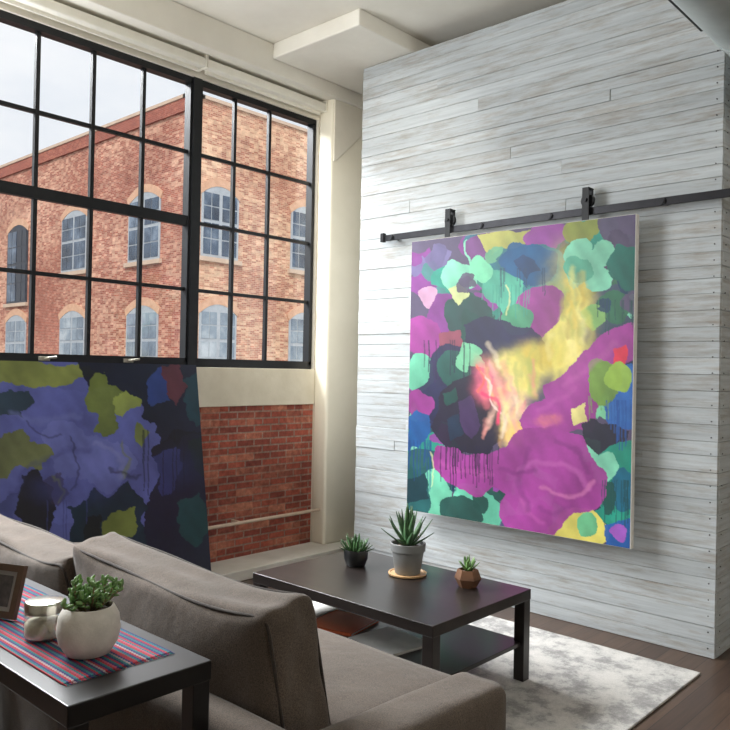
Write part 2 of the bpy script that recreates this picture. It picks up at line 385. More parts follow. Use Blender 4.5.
so_ = bpy.data.objects.new('pier_fill_spot', sp_); COL.objects.link(so_); so_.location = (1.0,1.5,3.75)
so_.rotation_euler = (Vector((4.75,4.44,2.3))-Vector((1.0,1.5,3.75))).to_track_quat('-Z','Y').to_euler()
sl = bpy.data.lights.new('sun', 'SUN'); sl.energy = 2.8; sl.angle = 0.05; sl.color = (1.0,0.96,0.9)
so = bpy.data.objects.new('sun', sl); COL.objects.link(so); so.rotation_euler = Vector((0.72,0.62,-0.75)).to_track_quat('-Z','Y').to_euler()

# ------------------------------------------------------------------ room shell
YW = 4.6; CZ = 3.92; XP = 4.3; YC = 1.37
struct(obj('floor', box(B(), -3,7,-3,4.95,-0.2,0), M['floor']))
struct(obj('ceiling', box(B(), -3.2,7.2,-3.2,4.95,CZ,CZ+0.3), M['ceil']))
struct(obj('wall_left', box(B(), -3,4.41,YW,YW+0.3,0,1.21), M['brick_in']))
b = B(); box(b, -3,0.21,YW,YW+0.3,1.5,CZ); box(b, 0.21,4.41,YW,YW+0.1,3.56,CZ); box(b, 4.41,7,YW,YW+0.08,0,CZ)
struct(obj('wall_window', b, M['plaster']))
struct(obj('wall_back', box(B(), -3.3,-3,-3.3,4.9,0,CZ), M['plaster']))
struct(obj('wall_front', box(B(), -3,7.3,-3.3,-3,0,CZ), M['plaster']))
struct(obj('wall_far', box(B(), 7,7.3,-3,4.9,0,CZ), M['plaster']))
struct(obj('trim_1', box(B(), -3,4.41,YW-0.018,YW+0.12,1.21,1.497,0.005), M['sill']))
struct(obj('trim_2', box(B(), -3,7,4.27,YW,0,0.075,0.006), M['curb']))
# pier with haunched capital
b = B(); box(b, 4.41,5.3,4.44,YW,0.07,3.72,0.025,4); struct(obj('wall_pier', b, M['cream'], None, True, auto=50))
b = B(); prism(b, [(4.43,3.2),(4.45,3.2),(4.95,3.66),(4.95,3.7),(4.43,3.7)], 1, 4.43,4.442)
struct(obj('trim_3', b, M['plaster']))
b = B(); box(b, -3,7,4.4,YW,3.70,CZ,0.008); struct(obj('trim_4', b, M['ceil']))
b = B(); box(b, 3.73,5.4,3.52,4.4,3.805,CZ,0.01); struct(obj('trim_5', b, M['ceil']))

# plank partition
def planks():
    bm = B(); rnd = random.Random(3); tints = []
    z = 0.0
    while z < 3.78:
        z1 = min(z+rnd.choice((0.068,0.076,0.082,0.09)), 3.80)
        cuts = [YC]
        if rnd.random() < 0.4: cuts.append(rnd.uniform(YC+0.4,3.7))
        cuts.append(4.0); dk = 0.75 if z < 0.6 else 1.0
        for a, c in zip(cuts[:-1], cuts[1:]):
            j = rnd.uniform(0,0.006); g = rnd.uniform(0.0006,0.0014); n0 = len(bm.faces)
            box(bm, XP-0.002-j, XP+0.02, a+0.0003, c-0.0003, z+g, z1-g*0.7, 0.0018, 1)
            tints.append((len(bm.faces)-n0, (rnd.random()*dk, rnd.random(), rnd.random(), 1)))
        n0 = len(bm.faces); j = rnd.uniform(0,0.003)
        box(bm, XP+0.02, 6.2, YC-j, YC+0.02, z+0.001, z1-0.001, 0.002, 1)
        tints.append((len(bm.faces)-n0, (rnd.random()*0.3, rnd.random(), rnd.random(), 1)))
        n0 = len(bm.faces)
        box(bm, XP+0.02, 4.6, 3.98, 4.0, z+0.001, z1-0.001, 0.002, 1)
        tints.append((len(bm.faces)-n0, (rnd.random(), rnd.random(), rnd.random(), 1)))
        z = z1
    return bm, tints
bm, tints = planks()
wp = obj('wall_planks', bm, M['plank']); struct(wp)
ca = wp.data.color_attributes.new('tint', 'FLOAT_COLOR', 'CORNER')
arr = np.ones((len(wp.data.loops),4), dtype=np.float32); fi = 0
for n, c in tints:
    for p in range(fi, fi+n):
        pl = wp.data.polygons[p]; arr[pl.loop_start:pl.loop_start+pl.loop_total] = c
    fi += n
ca.data.foreach_set('color', arr.ravel())
b = B(); box(b, XP+0.006,4.6,YC+0.015,3.99,0,3.78); box(b, 4.6,6.2,YC+0.015,YC+0.13,0,3.78)
core = obj('core', b, M['gap'], wp)
b = B()
for i in range(43):
    z = i*0.0865+0.05
    cyl(b, (XP-0.008, YC+0.035, z), (XP, YC+0.035, z), 0.004, 6)
    cyl(b, (XP+0.06, YC-0.005, z), (XP+0.06, YC+0.002, z), 0.004, 6)
obj('nail_heads', b, M['nail'], wp)

# ------------------------------------------------------------------ windows
ZR = [1.53, 2.05, 2.535, 3.03, 3.53]
def window(name, x0, x1, bars, thick_mid, latch):
    y0, y1 = YW+0.02, YW+0.09
    b = B()
    box(b, x0,x1,y0,y1,ZR[0]-0.035,ZR[0]+0.03); box(b, x0,x1,y0,y1,ZR[4]-0.015,ZR[4]+0.04)
    box(b, x0,x0+0.032,y0,y1,ZR[0],ZR[4]); box(b, x1-0.032,x1,y0,y1,ZR[0],ZR[4])
    root = struct(obj(name, b, M['black_steel'], loc=(x0,YW,1.5)))
    b = B()
    for x in bars: box(b, x-0.0125,x+0.0125,y0+0.02,y1-0.02,ZR[0],ZR[4])
    for i in (1,2,3):
        h = 0.036 if (i == 2 and thick_mid) else 0.012
        box(b, x0+0.02,x1-0.02,y0+0.01+(0 if h > 0.02 else 0.012),y1-0.022,ZR[i]-h,ZR[i]+h)
    obj('glazing_bars', b, M['black_steel'], root)
    b = B(); box(b, x0+0.02,x1-0.02,YW+0.053,YW+0.057,ZR[0],ZR[4]); obj('glazing', b, M['glass'], root)
    for x in latch:
        b = B(); box(b, x-0.035,x+0.035,y0-0.012,y0+0.002,ZR[0]-0.012,ZR[0]+0.014,0.003)
        tube(b, [(x,y0-0.01,ZR[0]),(x+0.01,y0-0.035,ZR[0]+0.005),(x+0.06,y0-0.045,ZR[0]+0.012)], 0.007, 8)
        obj('latch', b, M['brass'], root)
    return root
x1b = [3.174-0.363*k for k in range(1,9)]
window('window_1', 0.23, 3.2, [x for x in x1b if x > 0.3], True, (2.15,2.72))
window('window_2', 3.24, 4.40, [3.585,3.925], False, ())
b = B(); box(b, 3.185,3.255,YW+0.005,YW+0.1,1.5,3.56); struct(obj('trim_6', b, M['black_steel']))

def blind(x0, x1, label):
    t = thing('roller_blind', label, 'window blind', ((x0+x1)/2, 4.5, 3.56), 'roller blinds above the window')
    b = B(); box(b, x0,x1,4.50,4.585,3.61,3.675,0.012,4); obj('cassette', b, M['blind'], t, True, auto=35)
    b = B(); box(b, x0+0.02,x1-0.02,4.555,4.57,3.585,3.612,0.004); obj('hem_bar', b, M['blind'], t)
    for x in (x0-0.004, x1-0.002):
        b = B(); box(b, x,x+0.006,4.496,4.602,3.606,3.705,0.001); obj('end_cap', b, M['blind'], t)
blind(0.25,3.21,'long cream roller blind rolled up above the wider left window')
blind(3.225,4.40,'short cream roller blind rolled up above the narrower window beside the pier')

# heating pipe
t = thing('heating_pipe', 'thin cream painted pipe running low along the red brick wall into the pier', 'pipe', (3.6,4.49,0.355))
b = B(); cyl(b, (0.5,4.5,0.355), (4.415,4.5,0.355), 0.012, 12); obj('pipe_run', b, M['pipe'], t, True, auto=40)
for x in (2.2, 3.6):
    b = B(); box(b, x-0.01,x+0.01,4.5,4.605,0.346,0.364); obj('bracket', b, M['pipe'], t)

# ------------------------------------------------------------------ opposite building
XB, YB, ZT, ZG = 11.8, 17.1, 8.7, -9.0
struct(obj('ground', box(B(), -30,60,5.2,80,ZG-0.2,ZG), M['asphalt']))
bd = thing('brick_building', 'red brick warehouse with arched windows standing across the street outside', 'building', (XB,YB,ZG))
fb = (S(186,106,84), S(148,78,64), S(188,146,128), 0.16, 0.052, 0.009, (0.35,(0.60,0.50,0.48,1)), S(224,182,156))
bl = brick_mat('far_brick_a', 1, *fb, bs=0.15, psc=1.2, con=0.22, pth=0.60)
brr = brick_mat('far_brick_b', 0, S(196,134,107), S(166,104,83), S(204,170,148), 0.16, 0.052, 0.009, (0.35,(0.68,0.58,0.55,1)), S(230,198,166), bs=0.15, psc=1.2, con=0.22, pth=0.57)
M['far_dark'] = brick_mat('far_brick_dark', 1, S(166,88,71), S(142,70,58), S(168,118,104), 0.16, 0.052, 0.008, (0.6,(0.78,0.72,0.7,1)), S(190,124,100), bs=0.15, psc=1.7)
b = B(); box(b, XB+0.02,XB+30,YB+0.3,YB+34,ZG,ZT); obj('street_wall', b, bl, bd)
b = B(); box(b, XB,XB+30,YB,YB+0.3,ZG,ZT); obj('end_wall', b, brr, bd)
b = B(); box(b, XB-0.05,XB+0.25,YB+0.31,YB+34,ZT-0.40,ZT-0.05); obj('cornice', b, M['far_dark'], bd)
b = B(); box(b, XB-0.08,XB+0.35,YB-0.06,YB+34,ZT-0.05,ZT+0.04); box(b, XB-0.08,XB+30,YB-0.06,YB+0.35,ZT-0.05,ZT+0.04); obj('coping', b, M['stone'], bd)
rows = [(4.45,6.4),(1.25,3.2),(-1.95,0.0)]
def arcpts(c, hw, z, rise, n=8): return [(c-hw+2*hw*i/n, z+rise*(1-(2*i/n-1)**2)) for i in range(n+1)]
def far_window(axis, c, hw, z0, z1, plane, sash='sash', pane='farpane'):
    def pr(b, pts, a, d):
        prism(b, pts, axis, plane+a, plane+d)
    rise = 0.28
    b = B(); pr(b, [(c-hw,z0)]+arcpts(c,hw,z1-rise,rise)+[(c+hw,z0)], -0.03, 0.02)
    wv = obj('window', b, M[sash], bd)
    zm = (z0+z1)/2
    for s in (-1,1):
        a0, a1 = (c-hw+0.07, c-0.06) if s < 0 else (c+0.06, c+hw-0.07)
        am = (a0+a1)/2
        for (q0,q1) in ((z0+0.08,zm-0.05),(zm+0.04,z1-rise+0.06)):
            qm = (q0+q1)/2
            b = B()
            for (u0,u1) in ((a0,am-0.018),(am+0.018,a1)):
                for (w0,w1) in ((q0,qm-0.018),(qm+0.018,q1)): pr(b, [(u0,w0),(u1,w0),(u1,w1),(u0,w1)], -0.045, -0.02)
            obj('pane', b, M[pane] if sash == 'sash' or s > 0 else M['sashdark'], wv)
    b = B(); lo = arcpts(c,hw+0.02,z1-rise,rise); hi = arcpts(c,hw+0.1,z1-rise+0.18,rise+0.05)
    for i in range(8): pr(b, [lo[i],lo[i+1],hi[i+1],hi[i]], -0.04, 0.02)
    obj('arch', b, M['archbrick'], bd)
    b = B(); pr(b, [(c-hw-0.1,z0-0.12),(c+hw+0.1,z0-0.12),(c+hw+0.1,z0),(c-hw-0.1,z0)], -0.1, 0.02); obj('sill', b, M['stone'], bd)
for (z0,z1) in rows:
    pn = 'farpane' if z0 > 4 else 'palepane'
    for c in (19.35,23.45,27.6,31.7):
        if c == 27.6 and z0 > 4: far_window(0, c, 0.82, 3.62, z1, XB+0.02, 'sashdark')
        else: far_window(0, c, 0.82, z0, z1, XB+0.02, 'sash', pn)
    for c in (12.75,15.95,19.1): far_window(1, c, 0.62, z0, z1, YB, 'sash', pn)

# ------------------------------------------------------------------ barn track, painting
XT = 4.23
tr = thing('sliding_track', 'black flat steel sliding rail bolted along the whitewashed plank wall', 'rail', (XT,2.3,2.46))
b = B(); box(b, XT-0.006,XT+0.006,0.95,3.73,2.44,2.485,0.002,1); obj('rail', b, M['track'], tr)
for y in (3.62,2.85,2.35,1.66):
    b = B(); cyl(b, (XT-0.02,y,2.4625), (XP-0.002,y,2.4625), 0.012, 12); cyl(b, (XT-0.016,y,2.4625), (XT-0.004,y,2.4625), 0.019, 6); obj('bolt', b, M['track'], tr, False)
b = B(); box(b, XT-0.02,XT+0.012,3.69,3.72,2.435,2.5,0.003); obj('end_stop', b, M['track'], tr)

def smooth_poly(pts, n=6):
    P = np.array(pts, float); m = len(P); out = []
    for i in range(m):
        p0,p1,p2,p3 = P[i-1],P[i],P[(i+1)%m],P[(i+2)%m]
        for k in range(n):
            t = k/n
            out.append(0.5*((2*p1)+(-p0+p2)*t+(2*p0-5*p1+4*p2-p3)*t*t+(-p0+3*p1-3*p2+p3)*t**3))
    return np.array(out)
def scallop(pts, k=0.22, n=7):
    """every edge bulges outward by its own amount: petals with cusps"""
    P = np.array(pts, float); m = len(P); A = 0.0
    for i in range(m): A += P[i][0]*P[(i+1)%m][1]-P[(i+1)%m][0]*P[i][1]
    sg = 1 if A > 0 else -1; out = []
    for i in range(m):
        a, c = P[i], P[(i+1)%m]; e = c-a; nrm = np.array((e[1],-e[0]))*sg
        kk = k*(0.55+0.9*abs(math.sin(a[0]*1.7+a[1]*0.9)))
        for j in range(n):
            t = j/n; out.append(a+e*t+nrm*kk*4*t*(1-t)*(0.8+0.4*t))
    return np.array(out)
def inside(poly, x, y):
    r = np.zeros(x.shape, bool); j = len(poly)-1
    for i in range(len(poly)):
        xi,yi = poly[i]; xj,yj = poly[j]
        c = ((yi > y) != (yj > y)) & (x < (xj-xi)*(y-yi)/((yj-yi) if abs(yj-yi) > 1e-9 else 1e-9)+xi)
        r ^= c; j = i
    return r
def paint(x, y, base, shapes, seed=1, wa=1.2, ws=0.14):
    rng = np.random.RandomState(seed)
    def wob(a, s, n=5, g=1.8):
        o = np.zeros_like(x)
        for k in range(n):
            f = s*(g**k); t = rng.uniform(0,6.28,2); an = rng.uniform(0,6.28); d = (math.cos(an), math.sin(an)); o += a/(g**(0.75*k))*np.sin(f*(x*d[0]+y*d[1])+t[0]+1.5*np.sin(f*0.6*(x*d[1]-y*d[0])+t[1]))
        return o
    dx = wob(wa,ws); dy = wob(wa,ws); X = x+dx; Y = y+dy
    col = np.tile(np.array(S(*base)[:3]), (x.size,1))
    tex = 1+0.08*(wob(1,0.06)/2)
    smoke = np.clip(0.85+0.34*wob(1,0.05,9,1.5)/1.6, 0.15, 1.2)
    for sh in shapes:
        c = np.array(S(*sh[1])[:3])
        if sh[0] in 'pfk':
            poly = smooth_poly(sh[2]) if sh[0] == 'p' else (scallop(sh[2]) if sh[0] == 'f' else np.array(sh[2],float))
            m = inside(poly, X, Y); a = sh[3] if len(sh) > 3 else 0.97
            ph = sh[2][0][0]
            sub = c*(1+0.16*np.sin(0.07*X[m]+0.05*Y[m]+ph)+0.06*np.sin(0.35*X[m]-0.22*Y[m]+ph))[:,None]
            col[m] = col[m]*(1-a)+sub*a
        elif sh[0] == 's':
            (cx,cy),(rx,ry) = sh[2],sh[3]; al = sh[4] if len(sh) > 4 else 0.9
            a = np.clip(al*1.25*np.exp(-((((X-cx)/rx)**2+((Y-cy)/ry)**2))**1.7)*smoke,0,0.97)
            col = col*(1-a[:,None])+c*a[:,None]
        elif sh[0] == 'd':   # drips
            for k in range(sh[4]):
                xx = sh[2][0]+(sh[2][1]-sh[2][0])*rng.rand(); y0 = sh[3][0]; y1 = y0+(sh[3][1]-y0)*rng.uniform(0.3,1)
                m = (np.abs(x-xx-0.3*np.sin(y*0.2)) < 0.6) & (y > y0) & (y < y1); col[m] = col[m]*0.4+c*0.6
        elif sh[0] == 'l':   # brush stroke along a polyline
            pts = smooth_open(sh[2]); d = np.full(x.shape, 1e9)
            for p, q in zip(pts[:-1], pts[1:]):
                v = q-p; t = np.clip(((X-p[0])*v[0]+(Y-p[1])*v[1])/(v@v+1e-9),0,1); d = np.minimum(d, np.hypot(X-p[0]-t*v[0], Y-p[1]-t*v[1]))
            a = sh[4]*np.clip(1.3-d/sh[3],0,1); col = col*(1-a[:,None])+c*a[:,None]
    return np.clip(col*tex[:,None],0,1)
def smooth_open(pts, n=5):
    P = [np.array(p,float) for p in pts]; P = [2*P[0]-P[1]]+P+[2*P[-1]-P[-2]]; out = []
    for i in range(1,len(P)-2):
        p0,p1,p2,p3 = P[i-1:i+3]
        for k in range(n):
            t = k/n; out.append(0.5*((2*p1)+(-p0+p2)*t+(2*p0-5*p1+4*p2-p3)*t*t+(-p0+3*p1-3*p2+p3)*t**3))
    out.append(P[-2]); return out
def canvas(name, O, U, V, nu, nv, base, shapes, parent, seed, wa, ws, m):
    """painted grid: O top-left corner, U along the width, V down"""
    O,U,V = np.array(O,float),np.array(U,float),np.array(V,float)
    gu,gv = np.meshgrid(np.linspace(0,1,nu+1), np.linspace(0,1,nv+1))
    P = O+gu.reshape(-1,1)*U+gv.reshape(-1,1)*V
    x,y = proj_np(P); c = paint(x,y,base,shapes,seed,wa,ws)
    idx = np.arange((nu+1)*(nv+1)).reshape(nv+1,nu+1)
    faces = np.stack([idx[:-1,:-1],idx[1:,:-1],idx[1:,1:],idx[:-1,1:]],-1).reshape(-1,4)
    base_l = np.array(wloc(parent)); me = bpy.data.meshes.new(name)
    me.from_pydata((P-base_l).tolist(), [], faces.tolist()); me.update()
    a = me.color_attributes.new('paint','FLOAT_COLOR','POINT'); cc = np.ones((len(P),4),np.float32); cc[:,:3] = c
    a.data.foreach_set('color', cc.ravel()); me.materials.append(m)
    o = bpy.data.objects.new(name, me); COL.objects.link(o); o.parent = parent; return o
PU = (154,58,142); MI = (130,208,176); DG = (22,72,66); NV = (34,32,70); TE = (34,138,120); SL = (82,72,100); YE = (228,214,110); BL = (28,90,156)
PU2 = (130,56,138)
bed = []
rb = random.Random(17)
regions = [((412,470),(240,300),[SL,(104,96,140),(60,120,118),PU2]), ((470,560),(232,300),[(170,172,96),TE,PU2,(40,112,130),MI]),
           ((560,636),(218,300),[SL,(134,146,66),DG,TE]), ((408,480),(300,400),[NV,DG,PU2,(60,110,110),NV]), ((480,560),(290,360),[PU2,NV,TE,DG]),
           ((585,636),(290,340),[SL,DG,(58,72,96),(60,120,90)]), ((405,450),(395,525),[BL,TE,DG,MI,(34,84,96)]), ((590,633),(360,550),[TE,BL,DG,(98,138,56),NV]), ((450,560),(480,540),[TE,MI,DG,SL])]
for (xa,xb),(ya,yb),pal in regions:
    for i in range(int((xb-xa)*(yb-ya)/260)):
        cx, cy = rb.uniform(xa,xb), rb.uniform(ya,yb); a0 = rb.uniform(0,6.28); n = rb.choice((3,4,5,6)); rr = rb.uniform(10,21)
        pts = [(cx+rr*rb.uniform(0.4,1.25)*math.cos(a0+6.283*k/n), cy+rr*rb.uniform(0.4,1.25)*math.sin(a0+6.283*k/n)) for k in range(n)]
        bed.append((rb.choice('fppk'), rb.choice(pal), pts, 0.92))
over = []
def sprig(cx, cy, an, size, col):
    """a sprig of pointed leaves growing along one direction"""
    out = []
    for k in (-1,0,1):
        a2 = an+k*rb.uniform(0.55,0.95); l = size*rb.uniform(0.7,1.15)*(1.15 if k == 0 else 0.85); wd = l*rb.uniform(0.28,0.42)
        u = (math.cos(a2),math.sin(a2)); v_ = (-u[1],u[0])
        pts = [(cx,cy),(cx+u[0]*l*0.35+v_[0]*wd,cy+u[1]*l*0.35+v_[1]*wd),(cx+u[0]*l*0.75+v_[0]*wd*0.7,cy+u[1]*l*0.75+v_[1]*wd*0.7),(cx+u[0]*l,cy+u[1]*l),(cx+u[0]*l*0.7-v_[0]*wd*0.7,cy+u[1]*l*0.7-v_[1]*wd*0.7),(cx+u[0]*l*0.3-v_[0]*wd,cy+u[1]*l*0.3-v_[1]*wd)]
        out.append(('p',col,pts,0.93))
    return out
for i in range(30):
    cx, cy = rb.choice(((rb.uniform(416,500),rb.uniform(248,340)),(rb.uniform(410,465),rb.uniform(345,515)),(rb.uniform(592,630),rb.uniform(230,330)),(rb.uniform(596,628),rb.uniform(375,535)),(rb.uniform(460,545),rb.uniform(490,535))))
    over += sprig(cx, cy, rb.uniform(0,6.28), rb.uniform(14,25), rb.choice([TE,MI,DG,DG,PU2,NV,NV,(60,120,118),SL,(110,180,140),(22,60,90)]))
brush = []
for i in range(46):
    t = rb.random(); cx = 574-60*max(0,t-0.55)*2+rb.uniform(-16,14); cy = 278+105*t+rb.uniform(-8,8)
    col = rb.choice([(236,224,120),(214,204,96),(190,186,90),(240,232,160),(160,176,96),(222,196,84),(176,150,70)])
    l = rb.uniform(8,18); dx_ = rb.uniform(-6,6)
    brush.append(('l',col,[(cx,cy-l),(cx+dx_,cy),(cx+dx_*0.5,cy+l)],rb.uniform(1.6,4.5),rb.uniform(0.25,0.5)))
for i in range(34):
    cx, cy = rb.uniform(484,534), rb.uniform(354,442)
    col = rb.choice([(244,214,150),(250,200,180),(240,226,130),(246,160,150),(240,120,130),(236,180,100),(250,232,200)])
    a_ = rb.uniform(-0.6,0.6); l = rb.uniform(5,12)
    brush.append(('l',col,[(cx-l*math.sin(a_),cy-l),(cx+rb.uniform(-2,2),cy),(cx+l*math.sin(a_),cy+l)],rb.uniform(1.4,3.5),rb.uniform(0.25,0.45)))
h1, h2 = over[:45], over[45:]
shapes = bed + [
 ('f',(126,64,136),[(468,240),(488,233),(503,238),(500,256),(482,268),(470,258)]),
 ('k',(186,186,98),[(478,234),(532,229),(526,246),(510,250),(498,262),(486,250)]),
 ('f',(140,64,146),[(530,230),(548,226),(562,228),(560,244),(542,254),(528,244)]),
 ('f',(142,152,66),[(562,226),(582,221),(602,221),(596,236),(577,242)]),
 ('p',(40,116,132),[(490,258),(512,248),(540,244),(562,256),(572,272),(560,292),(532,304),(496,292)]),
 ('f',(206,160,192),[(419,291),(430,286),(437,299),(425,307)]),
 ('f',PU2,[(430,304),(450,294),(462,312),(448,334),(430,326)]),
 ('p',DG,[(446,306),(466,294),(484,300),(496,320),(488,340),(470,348),(452,338)]),
 ('f',(58,76,96),[(592,296),(612,290),(637,290),(636,334),(604,334),(590,316)]),
 ('p',SL,[(600,219),(640,214),(638,247),(612,250)]),
 ] + h1 + [
 ('f',(18,84,132),[(505,252),(525,244),(547,250),(555,268),(540,283),(518,281),(504,268)]),
 ('k',(22,60,104),[(512,262),(524,254),(534,258),(542,270),(530,274),(526,280)]),
 ('s',YE,(568,322),(24,64),1.0), ('s',(214,196,98),(578,292),(16,26),0.9), ('s',(240,226,140),(572,340),(12,30),0.7), ('s',(130,160,96),(556,296),(10,16),0.6),
 ('f',MI,[(566,250),(579,238),(592,250),(602,240),(611,256),(602,267),(612,281),(599,290),(585,281),(573,290),(570,268)]),
 ('f',(90,176,146),[(566,262),(580,258),(592,268),(586,282),(572,280)]),
 ('f',(24,104,92),[(612,252),(626,246),(637,250),(636,276),(634,290),(618,284)]),
 ('f',(44,104,76),[(598,298),(622,293),(630,312),(608,322)]), ('p',(138,188,108),[(582,312),(592,304),(602,308),(604,322),(590,330)]),
 ('f',MI,[(442,270),(460,265),(477,276),(470,291),(450,289)]),
 ('k',(206,216,150),[(448,288),(462,283),(471,296),(458,306)]),
 ('p',(80,178,150),[(484,275),(496,268),(508,274),(524,284),(520,304),(508,316),(496,304),(484,296)]),
 ('f',(116,200,158),[(470,262),(486,259),(493,273),(480,283)]),
 ('p',PU,[(516,304),(530,290),(546,284),(560,292),(564,312),(552,330),(538,338),(522,330)]),
 ('f',(76,162,120),[(505,314),(525,306),(531,323),(513,335)]),
 ('k',NV,[(464,324),(484,316),(500,320),(516,326),(530,328),(541,335),(551,352),(536,360),(520,366),(504,358),(490,356),(478,352),(468,346)]),
 ('p',PU,[(410,322),(424,316),(438,328),(440,344),(426,358),(410,350)]),
 ('p',(102,186,152),[(408,362),(420,354),(432,362),(434,380),(420,393),(408,386)]),
 ('k',(128,62,80),[(437,335),(460,330),(469,355),(446,362)]),
 ('p',NV,[(430,354),(446,344),(464,348),(480,346),(490,372),(482,396),(452,422),(424,414),(412,396),(430,378)]),
 ('p',(30,88,80),[(438,358),(450,350),(464,354),(470,376),(456,388),(442,380)]),
 ('f',PU,[(408,398),(425,392),(433,408),(415,420)]),
 ('k',BL,[(406,418),(416,410),(430,414),(434,440),(420,452),(407,450)]),
 ('f',TE,[(426,440),(446,436),(458,454),(440,468),(426,460)]),
 ] + h2 + [
 ('s',(236,222,118),(518,366),(32,15),1.0), ('s',(214,190,84),(541,354),(22,14),0.9),
 ('k',(30,24,46),[(440,392),(452,380),(474,376),(486,384),(492,394),(502,420),(500,440),(490,452),(480,458),(466,452),(452,450),(440,440),(432,426),(438,410)]),
 ('k',(58,36,78),[(457,402),(473,396),(482,424),(472,440),(462,434)]), ('k',(20,40,64),[(446,420),(458,414),(462,436),(450,440)]), ('k',DG,[(442,394),(454,388),(458,400),(446,408)]),
 ('s',(246,110,140),(487,380),(14,20),1.0), ('s',(250,204,170),(512,402),(16,27),1.0), ('s',(252,140,130),(498,390),(10,13),0.95), ('s',(244,196,110),(517,434),(14,13),0.95), ('s',(240,226,130),(526,384),(15,12),0.8),
 ] + brush + [
 ('l',(252,222,210),[(480,372),(492,385),(490,402),(500,415)],1.3,0.7), ('l',(240,60,110),[(484,392),(498,404),(496,424)],2.2,0.8), ('l',(250,110,90),[(476,368),(484,378),(480,390)],1.8,0.8),
 ('k',(40,94,166),[(598,380),(616,370),(634,366),(633,430),(608,428),(604,404)]),
 ('k',PU,[(646,316),(645,350),(624,366),(614,382),(600,398),(598,414),(592,432),(580,430),(560,436),(540,434),(526,440),(520,420),(530,404),(546,398),(543,384),(556,380),(568,372),(576,358),(588,350),(596,338),(612,330)]),
 ('p',(108,144,58),[(588,368),(598,358),(612,362),(621,380),(612,404),(592,400)]),
 ('k',(206,46,68),[(613,350),(625,345),(627,360),(622,370),(614,368)]), ('f',(142,176,68),[(606,372),(626,367),(631,380),(615,391)]),
 ('k',(214,204,130),[(570,408),(584,402),(588,420),(574,426)]),
 ('k',(36,36,54),[(582,424),(592,418),(606,424),(618,428),(630,432),(626,448),(612,450),(602,458),(592,450),(584,442)]),
 ('p',(30,144,122),[(598,452),(643,446),(641,522),(606,522),(597,486)]),
 ('f',(20,92,120),[(612,480),(632,472),(631,510),(616,508)]), ('p',DG,[(600,490),(612,484),(616,506),(606,514)]),
 ('p',MI,[(593,460),(602,451),(614,454),(619,470),(604,484),(594,476)]),
 ('p',(36,92,94),[(405,458),(424,450),(442,454),(452,476),(450,500),(440,522),(405,514)]),
 ('k',(20,54,64),[(407,480),(424,474),(428,496),(408,505)]),
 ('p',(108,192,160),[(425,474),(436,468),(446,480),(452,500),(440,520),(428,512),(430,494)]),
 ('p',(98,186,156),[(454,490),(474,484),(490,494),(508,514),(494,530),(474,526),(460,518)]),
 ('f',(28,72,68),[(442,502),(468,498),(483,519),(466,526),(446,520)]), ('p',DG,[(474,492),(488,498),(484,512),(472,506)]),
 ('f',(84,78,122),[(502,520),(530,528),(548,540),(520,539),(500,532)]),
 ('f',(216,204,100),[(555,522),(588,509),(605,520),(600,545),(572,543),(553,538)]),
 ('p',(96,176,130),[(576,520),(588,512),(598,518),(596,534),(580,536)]),
 ('k',(36,94,168),[(606,524),(643,516),(642,563),(606,558)]), ('p',(150,84,176),[(610,530),(618,524),(626,530),(622,542)]),
 # wide purple form sweeping across the lower half
 ('p',PU,[(436,448),(452,446),(470,456),(492,452),(506,444),(518,432),(545,426),(566,432),(584,438),(590,456),(603,470),(606,492),(594,510),(574,514),(562,524),(550,538),(528,538),(508,530),(500,512),(506,496),(494,488),(478,496),(460,490),(444,478),(432,464)]),
 ('l',(190,100,172),[(520,470),(545,462),(575,470),(590,488)],3,0.45), ('l',(206,120,170),[(540,486),(560,496),(582,494),(594,480)],2.4,0.5), ('l',(186,90,164),[(520,500),(530,515),(545,522)],3,0.4), ('l',(184,86,162),[(440,462),(465,472),(490,474)],3,0.4),
 ('l',(188,96,168),[(566,385),(590,366),(615,345)],4,0.4), ('l',(182,88,164),[(540,410),(560,400),(575,388)],3,0.4), ('s',(246,150,80),(548,420),(12,6),0.7),
 ('l',(112,40,110),[(530,450),(520,480),(528,510)],3.5,0.45), ('l',(112,40,110),[(556,440),(578,452),(588,472)],3,0.45), ('l',(112,40,110),[(500,468),(520,474),(536,470)],2.5,0.45), ('l',(112,40,110),[(540,506),(556,514),(572,506)],2.5,0.4),
 ('d',(24,22,50),(440,500),(446,494),30), ('d',(28,70,130),(408,434),(440,492),16), ('d',(30,80,150),(606,632),(400,452),16), ('d',(20,70,76),(598,630),(480,530),14), ('d',(60,150,130),(480,530),(285,325),12), ('d',(110,150,70),(586,614),(396,424),8), ('d',(30,30,60),(420,470),(340,380),10), ('d',(30,60,90),(500,550),(268,300),10), ('d',(26,70,70),(596,634),(300,336),10),
 ('l',(236,230,160),[(505,285),(510,300),(508,316)],1.0,0.6), ('l',(236,232,170),[(430,452),(433,470),(431,486)],0.9,0.5),
]
XF = 4.155
PY0, PY1, PZ0, PZ1 = 3.376, 1.782, 0.54, 2.395
pa = thing('hanging_painting', 'large purple, mint and yellow abstract painting hung from the sliding rail', 'painting', (XF,(PY0+PY1)/2,PZ0))
canvas('canvas', (XF,PY0,PZ1), (0,PY1-PY0,0), (0,0,PZ0-PZ1), 400, 460, SL, shapes, pa, 2, 1.1, 0.12, M['paint'])
b = B(); box(b, XF+0.001,XF+0.04,PY1-0.004,PY0+0.002,PZ0-0.002,PZ1+0.002); obj('stretcher', b, M['canvas_edge'], pa)
